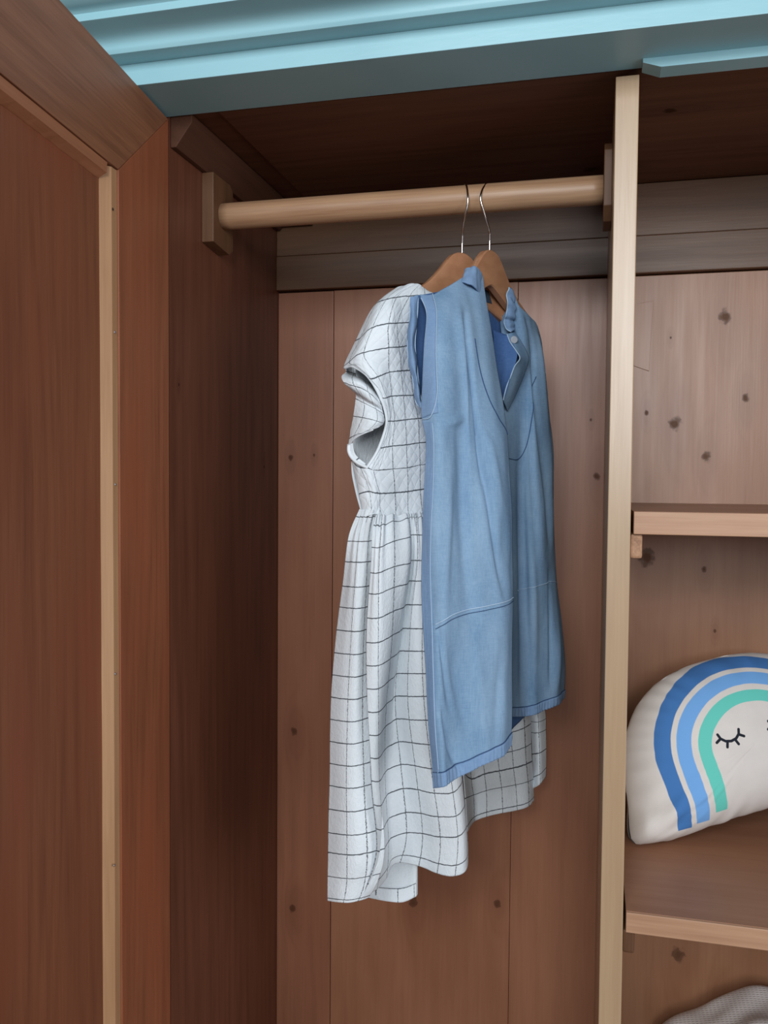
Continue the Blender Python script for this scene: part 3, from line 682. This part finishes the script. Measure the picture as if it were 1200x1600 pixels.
T3 = Sheet([   # back
 [(650, 462, 1.168), (690, 455, 1.205), (725, 448, 1.265), (756, 470, 1.325), (790, 478, 1.39), (820, 492, 1.42), (842, 545, 1.46)],
 [(641, 490, 1.160), (690, 500, 1.215), (730, 505, 1.275), (765, 508, 1.335), (800, 515, 1.40), (826, 530, 1.435), (844, 570, 1.465)],
 [(639, 545, 1.152), (690, 555, 1.215), (732, 560, 1.28), (768, 562, 1.34), (802, 565, 1.41), (832, 575, 1.45), (847, 600, 1.465)],
 [(650, 620, 1.145), (690, 625, 1.210), (732, 628, 1.28), (770, 630, 1.34), (806, 632, 1.42), (838, 638, 1.455), (852, 650, 1.465)],
 [(668, 668, 1.134), (690, 680, 1.20), (735, 690, 1.28), (775, 695, 1.345), (810, 700, 1.42), (844, 702, 1.46), (860, 710, 1.47)],
 [(668, 880, 1.106), (690, 890, 1.17), (735, 890, 1.27), (775, 885, 1.34), (815, 880, 1.43), (850, 870, 1.48), (862, 860, 1.475)],
 [(677, 1070, 1.094), (700, 1075, 1.14), (735, 1075, 1.25), (775, 1060, 1.33), (820, 1045, 1.43), (855, 1030, 1.48), (871, 1020, 1.475)],
 [(686, 1226, 1.088), (700, 1215, 1.12), (735, 1190, 1.21), (775, 1165, 1.30), (820, 1120, 1.42), (855, 1100, 1.47), (870, 1090, 1.475)]])
bm = bmesh.new()
def crease(base, lines):
    def f(a, b, P, u, v):
        d = base(a, b, P, u, v)
        for (a0, b0, a1, b1, w, amp) in lines:
            ex, ey = a1-a0, (b1-b0)*2.0; px_, py_ = a-a0, (b-b0)*2.0
            t = max(0, min(1, (px_*ex+py_*ey)/(ex*ex+ey*ey)))
            q = math.hypot(px_-t*ex, py_-t*ey)/w
            d += amp*math.exp(-q*q)*math.sin(math.pi*(.12+.76*t))
        return d
    return f
w1_, w2_ = wr(.0060, 1.5, 20, 4), wr(.0050, 7.5, 20, 4)
dT1 = crease(w1_, [(.60, .12, .66, .50, .045, -.010), (.50, .10, .54, .56, .05, .006), (.66, .46, .86, .70, .035, -.008), (.74, .42, .93, .62, .04, .004), (.42, .42, .50, .72, .06, -.005),
    (.16, .86, .34, .965, .03, -.008), (.22, .80, .40, .93, .04, .004), (.17, .74, .26, .86, .025, -.005), (.80, .80, .72, .95, .05, -.004), (.30, .5, .24, .7, .05, .004), (.27, .385, .48, .36, .03, .004), (.55, .75, .6, .93, .05, .003)])
dT2 = crease(w2_, [(.60, .05, .82, .60, .04, -.009), (.80, .10, .90, .62, .05, .006), (.45, .40, .50, .95, .06, .004), (.30, .45, .28, .98, .05, -.006), (.80, .70, .74, .92, .03, -.006), (.9, .78, .8, .97, .04, .005)])
_old = None
tvr = []
for k in range(13):
    t_ = k/12; A_ = T1.pt(1, .37+.63*t_, 0, dT1); B_ = T2.pt(0, .29+.71*t_, 0, dT2)
    tvr.append([A_, A_.lerp(B_, .3)+Vector((-.006, .004, 0)), A_.lerp(B_, .7)+Vector((-.006, 0, 0)), B_])
TV = Sheet(tvr)
T1.mesh(bm, 80, 170, dT1); TV.mesh(bm, 10, 60, None); T2.mesh(bm, 60, 150, dT2)
tcl = lambda n, b, ms, **k: dcloth(n, b, ms, root=tun, **k)
tcl('front_panel', bm, [m_den], thick=.0011)
bm = bmesh.new(); T3.mesh(bm, 60, 110, wr(.002, 11)); tcl('back_panel', bm, [m_den_in], thick=.0011)

def sub(sh, a0, a1, b0, b1, bm, na, nb, off, disp, pucker=0., edge=None):
    """raised band lying on a sheet"""
    uvl = bm.loops.layers.uv.verify(); V = []
    for j in range(nb+1):
        row = []
        for i in range(na+1):
            A, B = i/na, j/nb
            lo = a0(B) if callable(a0) else a0; hi = a1(B) if callable(a1) else a1
            a = lo+(hi-lo)*A; b_0 = b0(A) if callable(b0) else b0; b_1 = b1(A) if callable(b1) else b1; b = b_0+(b_1-b_0)*B
            row.append(bm.verts.new(sh.pt(min(max(a, 0), 1), min(max(b, 0), 1), off+pucker*N3(a*60, b*60, 2)+pucker*math.sin(a*150)*.5, disp)))
        V.append(row)
    for j in range(nb):
        for i in range(na):
            f = bm.faces.new((V[j][i], V[j][i+1], V[j+1][i+1], V[j+1][i])); f.smooth = True
# armhole facing band
bm = bmesh.new(); sub(T1, 0, lambda t: .185-.03*math.sin(t*3.1), 0, lambda A: .372-.02*A, bm, 10, 60, .0012, dT1)
tcl('armhole_band', bm, [m_band], thick=.0014)
# side seam band
bm = bmesh.new(); sub(T1, 0, lambda t: .125-.02*t, .385, .985, bm, 8, 90, .0011, dT1, .0004)
tcl('side_band', bm, [m_band], thick=.0012)
# hem bands
bm = bmesh.new(); sub(T1, 0, 1, .966, 1.0, bm, 110, 6, .0012, dT1, .0009); sub(T2, 0, 1, .968, 1.0, bm, 90, 6, .0012, dT2, .0009)
tcl('hem', bm, [m_band], thick=.0018)
# stitched seams
def seam(sh, pts, disp, m, r=.0006, n=60, off=.0012, parent=tun, name='seam'):
    P = spline([Vector((a, b, 0)) for a, b in pts], n)
    q = [sh.pt(min(max(p.x, 0), 1), min(max(p.y, 0), 1), off, disp) for p in P]
    o = obj(name, tube(q, r, seg=6), m, None, smooth=True); o.parent = parent; o.matrix_parent_inverse = parent.matrix_basis.inverted(); return o
seam(T1, [(.185, .0), (.165, .1), (.16, .2), (.172, .30), (.12, .365), (0.01, .375)], dT1, m_pale, off=.0022)
seam(T1, [(.14, .735), (.3, .726), (.6, .722), (1., .722)], dT1, m_pale, .0008)
seam(T1, [(.14, .742), (.3, .733), (.6, .729), (1., .729)], dT1, m_thread, .0005)
seam(T1, [(.72, .165), (.76, .24), (.81, .30), (.89, .36), (1., .43)], dT1, m_thread, .0007)
seam(T1, [(0, .965), (.5, .965), (1, .965)], dT1, m_thread, .0008, 90)
seam(T2, [(0, .967), (.5, .967), (1, .967)], dT2, m_thread, .0008, 60)
seam(T2, [(.2, .712), (.6, .712), (1, .712)], dT2, m_pale, .0006)
seam(T2, [(.08, .42), (.3, .43), (.48, .395), (.62, .31), (.72, .22)], dT2, m_thread, .0007)
seam(T1, [(.128, .39), (.118, .6), (.107, .8), (.105, .96)], dT1, m_pale, .0005, 120, .0018)
# neckline: small stand collar near side, frilled edge and placket on the far side
def ribbon(edge, down, n, off=Vector((0, 0, 0)), bm=None):
    bm = bm or bmesh.new(); bm.loops.layers.uv.verify()
    A = spline([at(*p) for p in edge], n); B = spline([at(*p) for p in down], n)
    for a, b, c, d in zip(A, A[1:], B, B[1:]):
        f = bm.faces.new([bm.verts.new(q+off) for q in (a, b, d, c)]); f.smooth = True
    bmesh.ops.remove_doubles(bm, verts=bm.verts, dist=1e-6)
    return bm
C1 = Sheet([
 [(727, 424, 1.236), (733, 418, 1.238), (741, 417, 1.240), (748, 421, 1.248), (752, 430, 1.260), (754, 446, 1.268), (755, 456, 1.272)],
 [(725, 431, 1.226), (732, 427, 1.228), (740, 428, 1.232), (746, 433, 1.240), (750, 441, 1.252), (752, 452, 1.264), (754, 462, 1.268)],
 [(721, 441, 1.216), (730, 443, 1.214), (738, 446, 1.220), (744, 452, 1.230), (749, 460, 1.246), (753, 470, 1.258), (757, 478, 1.262)]])
bm = bmesh.new(); C1.mesh(bm, 40, 18, lambda a, b, P, u, v: .0009*math.sin(a*22)*(1-b)+.0014*N3(a*7, b*3))
tcl('collar', bm, [m_band], thick=.0024)
C2 = Sheet([
 [(795, 449, 1.322), (792, 461, 1.322), (793, 477, 1.326), (791, 492, 1.330), (788, 502, 1.336), (791, 513, 1.332), (798, 519, 1.334)],
 [(800, 453, 1.328), (798, 464, 1.326), (799, 478, 1.328), (797, 492, 1.330), (795, 503, 1.334), (797, 512, 1.332), (800, 517, 1.336)],
 [(803, 464, 1.336), (804, 474, 1.335), (805, 484, 1.336), (804, 495, 1.338), (802, 504, 1.344), (803, 511, 1.342), (803, 516, 1.342)]])
bm = bmesh.new(); C2.mesh(bm, 40, 12, lambda a, b, P, u, v: .0014*math.sin(a*28)); 
tcl('collar', bm, [m_band], thick=.0022)
C3 = Sheet([
 [(792, 522, 1.330), (797, 535, 1.322), (806, 548, 1.314), (812, 560, 1.306), (804, 572, 1.296), (797, 590, 1.288), (791, 605, 1.280), (786, 625, 1.270)],
 [(800, 520, 1.336), (804, 532, 1.330), (811, 545, 1.326), (817, 560, 1.322), (813, 576, 1.315), (806, 596, 1.305), (799, 614, 1.296), (790, 634, 1.284)],
 [(805, 520, 1.346), (813, 532, 1.344), (822, 548, 1.345), (826, 562, 1.344), (820, 582, 1.338), (812, 602, 1.328), (803, 622, 1.315), (793, 642, 1.30)]])
bm = bmesh.new(); C3.mesh(bm, 40, 14)
tcl('placket', bm, [m_den], thick=.0012)
e1 = [C3.pt(t, 0, .0003) for t in [i/40 for i in range(41)]]
e2 = [C2.pt(t, 0, .0003, lambda a, b, P, u, v: .0014*math.sin(a*28)) for t in [i/40 for i in range(41)]]
e3 = [T1.pt(0, t, .0006, dT1) for t in [.02+.34*i/60 for i in range(61)]]
e4 = [T1.pt(1, t, 0, dT1) for t in [.06+.34*i/60 for i in range(61)]]
def pipe(name, pts, r, m, root, seg=6):
    o = obj(name, tube(pts, r, seg=seg), m, None, smooth=True); o.parent = root; o.matrix_parent_inverse = root.matrix_basis.inverted(); return o
pipe('piping', e1, .0009, m_pale, tun); pipe('piping', e2, .0010, m_pale, tun); pipe('piping', e3, .0010, m_pale, tun)
# inside: left flap turned in, seen through the neck
bm = bmesh.new()
F1 = Sheet([[(770, 515, 1.33), (782, 520, 1.33), (793, 524, 1.331)], [(772, 545, 1.325), (790, 550, 1.318), (808, 552, 1.312)],
            [(774, 580, 1.315), (786, 580, 1.305), (800, 582, 1.292)], [(777, 620, 1.30), (783, 622, 1.285), (787, 624, 1.270)]])
F1.mesh(bm, 16, 20, lambda a, b, P, u, v: .001*N3(a*4, b*6)); tcl('inner_facing', bm, [m_den_in], thick=.001)
# back armhole edge seen behind the front band: two thin crumpled layers
E1 = Sheet([
 [(641, 464, 1.150), (645, 464, 1.152), (649, 462, 1.156), (653, 462, 1.160)],
 [(641, 482, 1.150), (645, 481, 1.148), (648, 483, 1.150), (652, 486, 1.158)],
 [(640, 505, 1.148), (643, 505, 1.143), (646, 508, 1.144), (650, 510, 1.154)],
 [(637, 535, 1.146), (641, 535, 1.140), (644, 538, 1.140), (648, 540, 1.150)],
 [(639, 565, 1.142), (643, 566, 1.136), (647, 568, 1.136), (651, 570, 1.146)],
 [(645, 590, 1.140), (649, 590, 1.134), (651, 590, 1.132), (653, 594, 1.142)],
 [(648, 612, 1.138), (652, 613, 1.130), (654, 615, 1.130), (656, 616, 1.140)],
 [(650, 628, 1.134), (654, 628, 1.128), (657, 628, 1.128), (660, 630, 1.136)],
 [(656, 636, 1.130), (658, 637, 1.126), (661, 639, 1.126), (664, 640, 1.132)]])
bm = bmesh.new(); E1.mesh(bm, 14, 80, lambda a, b, P, u, v: .0010*math.sin(b*26+a*2))
tcl('armhole_band', bm, [m_band], thick=.0016)
q = [E1.pt(1, t, .0006) for t in [i/60 for i in range(61)]]; q2 = [E1.pt(0, t, .0004) for t in [i/60 for i in range(61)]]
pipe('piping', q, .0009, m_pale, tun); pipe('piping', q2, .0007, m_pale, tun)
# button and neck tape
bp_ = at(803.5, 531, 1.3225)
bm = bmesh.new(); nd = (CAM-bp_).normalized()+Vector((.55, 0, 0)); nd.normalize()
rotm = nd.to_track_quat('Z', 'Y').to_matrix().to_4x4()
bmesh.ops.create_cone(bm, segments=24, radius1=.0062, radius2=.0052, depth=.0024, cap_ends=True, matrix=Matrix.Translation(bp_) @ rotm)
m_btn, b_ = mat('button_shell', .3); b_.inputs['Base Color'].default_value = sr((170, 176, 186))
bmesh.ops.recalc_face_normals(bm, faces=bm.faces)
o = obj('button', bm, m_btn, None, bevel=.0006, label='small pale grey button'); o.parent = tun; o.matrix_parent_inverse = tun.matrix_basis.inverted()
m_tape, b_ = mat('neck_tape', .9); b_.inputs['Base Color'].default_value = sr((58, 76, 92))
TP = Sheet([[(752, 452, 1.316), (764, 455, 1.332), (776, 463, 1.355)], [(754, 470, 1.316), (766, 474, 1.332), (779, 482, 1.355)]])
bm = bmesh.new(); TP.mesh(bm, 12, 4); tcl('neck_tape', bm, [m_tape], thick=.0012)

# ------------------------------------------------------------ rainbow cushion
CU_T = .075; HW = .205; HH = .256
def cushion_mat():
    m, b = mat('cushion_print', .85, .25)
    P = coord(); u, v, d = xsep(P)
    wob = (xnoise(P, 22, 3)-.5)*.0035
    vc = .118
    up = xmax(v-vc, 0)
    au = xabs(u)
    leg = xmax(vc-v, 0)
    rad = xlen(au*1.0, up*1.14)+wob+leg*.04
    base = xmix(xnoise(P, 30, 3), sr((216, 210, 204)), sr((204, 197, 192)))
    col = base
    for r0, r1, cc, vb in ((.1335, .1560, (66, 116, 176), .022), (.1045, .1260, (112, 164, 220), .026), (.0745, .0945, (100, 196, 182), .036)):
        k = xstep(rad, r0-.0006, r0+.0006)*xstep(rad, r1-.0006, r1+.0006, 1, 0)*xstep(v+wob, vb-.0006, vb+.0006)*xstep(d, -.0005, .0005)
        col = xmix(k, col, sr(cc))
    # closed eyes with lashes
    def segd(ax, ay, bx, by):
        px, py = au-ax, v-ay; ex, ey = bx-ax, by-ay; L = ex*ex+ey*ey
        t = X.op('MINIMUM', X.op('MAXIMUM', (px*ex+py*ey)/L, 0.0), 1.0)
        return xlen(px-t*ex, py-t*ey)
    ex, ey, er = .0420, .1480, .0170
    pts = [(ex+er*math.cos(a), ey+er*.85*math.sin(a)) for a in [math.radians(q) for q in (182, 210, 240, 270, 300, 330, 358)]]
    dd = None
    for p, q in zip(pts, pts[1:]):
        s = segd(*p, *q); dd = s if dd is None else xmin(dd, s)
    for ang in (212, 248, 290, 330):
        a = math.radians(ang); p = (ex+er*math.cos(a), ey+er*.85*math.sin(a)); q = (ex+er*1.5*math.cos(a), ey+er*1.35*math.sin(a))
        dd = xmin(dd, segd(*p, *q))
    k = xstep(dd, .0017, .0025, 1, 0)*xstep(d, -.0005, .0005)
    col = xmix(k, col, sr((28, 34, 44)))
    X.nt.links.new(col, b.inputs['Base Color'])
    bump(b, xnoise(P, 700, 2)+xnoise(P, 14, 2)*2, .15, .002)
    return m
bm = bmesh.new()
def outline(t):
    """half-moon outline, t 0..1 anticlockwise from the right corner"""
    n = 5
    if t < .66:
        a = t/.66*math.pi
        x = HW*math.copysign(abs(math.cos(a))**.80, math.cos(a)); y = .03+(HH-.03)*abs(math.sin(a))**.80
    else:
        q = (t-.66)/.34
        x = -HW+2*HW*q; y = .03-.03*min(1, min(q, 1-q)*9)**.6
        y += .010*math.sin(q*math.pi)
    for tc in (.66, 1.0, 0.0):
        g = math.exp(-((t-tc)/.018)**2)
        x += math.copysign(.012, x)*g; y -= .010*g
    return Vector((x, y))
NT, NR = 220, 34; cen = Vector((0, .125))
for side in (1, -1):
    rings = []
    for j in range(NR+1):
        rho = 1-(1-j/NR)**1.6; ring_ = []
        for i in range(NT):
            t = i/NT; o2 = outline(t)-cen; p = cen+o2*rho
            h = CU_T*(1-rho**2.6)**.62*side
            # puckers radiating from the seam
            pk = (N3(t*46, 2.0, side)*.0075+math.sin(t*2*math.pi*34)*.0012)*math.exp(-((1-rho)/.16)**2)*(rho < 1)
            tug = .010*math.exp(-((t-.66)/.03)**2)*N3(rho*7, t*60, 3)*rho
            ear = max(math.exp(-((t-tc)/.016)**2) for tc in (.66, 1.0, 0.0))
            h += side*.013*ear*math.exp(-((rho-.93)/.07)**2)
            h += (pk+tug)*side*(1 if rho < .999 else 0)
            ring_.append(bm.verts.new((p.x, p.y, h)))
            if j == 0: break
        rings.append(ring_)
    for j in range(NR):
        a, b = rings[j], rings[j+1]
        for i in range(NT):
            k = (i+1) % NT
            if j == 0: bm.faces.new((a[0], b[i], b[k]))
            else: bm.faces.new((a[i], b[i], b[k], a[k]))
bmesh.ops.remove_doubles(bm, verts=bm.verts, dist=1e-5)
cu = obj('cushion', bm, cushion_mat(), None, smooth=True)
tag(cu, 'cream half-moon cushion printed with a blue and mint rainbow and closed eyes', 'cushion')
yaw, til, lean = math.radians(21), math.radians(13), math.radians(16)
U = Vector((math.cos(yaw)*math.cos(til), math.sin(yaw)*math.cos(til), math.sin(til)))
Nn = Vector((math.sin(yaw), -math.cos(yaw), 0))
V0 = Nn.cross(U).normalized(); 
Nn = (Nn*math.cos(lean)+V0*math.sin(lean)).normalized(); V0 = Nn.cross(U).normalized()
corner = Vector((.083, 1.368, 1.0295))
Mc = Matrix((U, V0, Nn)).transposed().to_4x4(); Mc.translation = corner+U*HW-V0*.012
cu.matrix_world = Mc

# ------------------------------------------------------------ folded blanket, bottom right
m_blk, b_ = mat('waffle_blanket', .9, .2)
P_ = coord(); x_, y_, z_ = xsep(P_)
wf = xabs(X.op('SINE', x_*520))*xabs(X.op('SINE', (z_+y_)*520))
X.nt.links.new(xmix(wf, sr((226, 218, 214)), sr((208, 202, 200))), b_.inputs['Base Color'])
bump(b_, wf, .5, .001)
bm = bmesh.new()
nx_, ny_ = 90, 60
def bl(a, b, lay):
    x = .120+.44*a; y = 1.20+.380*b
    ea = min(1, min(a, 1-a)*5.0); eb = min(1, min(b, 1-b)*6)
    prof_ = (1-(1-ea)**2.2)**.5*(1-(1-eb)**2.5)**.5
    top = .078+.092*(1/(1+math.exp(-(a-.24)*15)))+.014*N3(a*3, b*3, lay)+.006*N3(a*9, b*8, lay)
    return Vector((x, y, .581+top*prof_))
V_ = [[bm.verts.new(bl(i/nx_, j/ny_, 1)) for i in range(nx_+1)] for j in range(ny_+1)]
for j in range(ny_):
    for i in range(nx_): bm.faces.new((V_[j][i], V_[j][i+1], V_[j+1][i+1], V_[j+1][i]))
bd = [v for v in bm.verts if v.is_boundary]
ee = [e_ for e_ in bm.edges if e_.is_boundary]
bmesh.ops.contextual_create(bm, geom=ee)
bk_ = obj('blanket', bm, m_blk, None, smooth=True)
tag(bk_, 'crumpled off-white blanket on the lowest visible shelf', 'blanket')
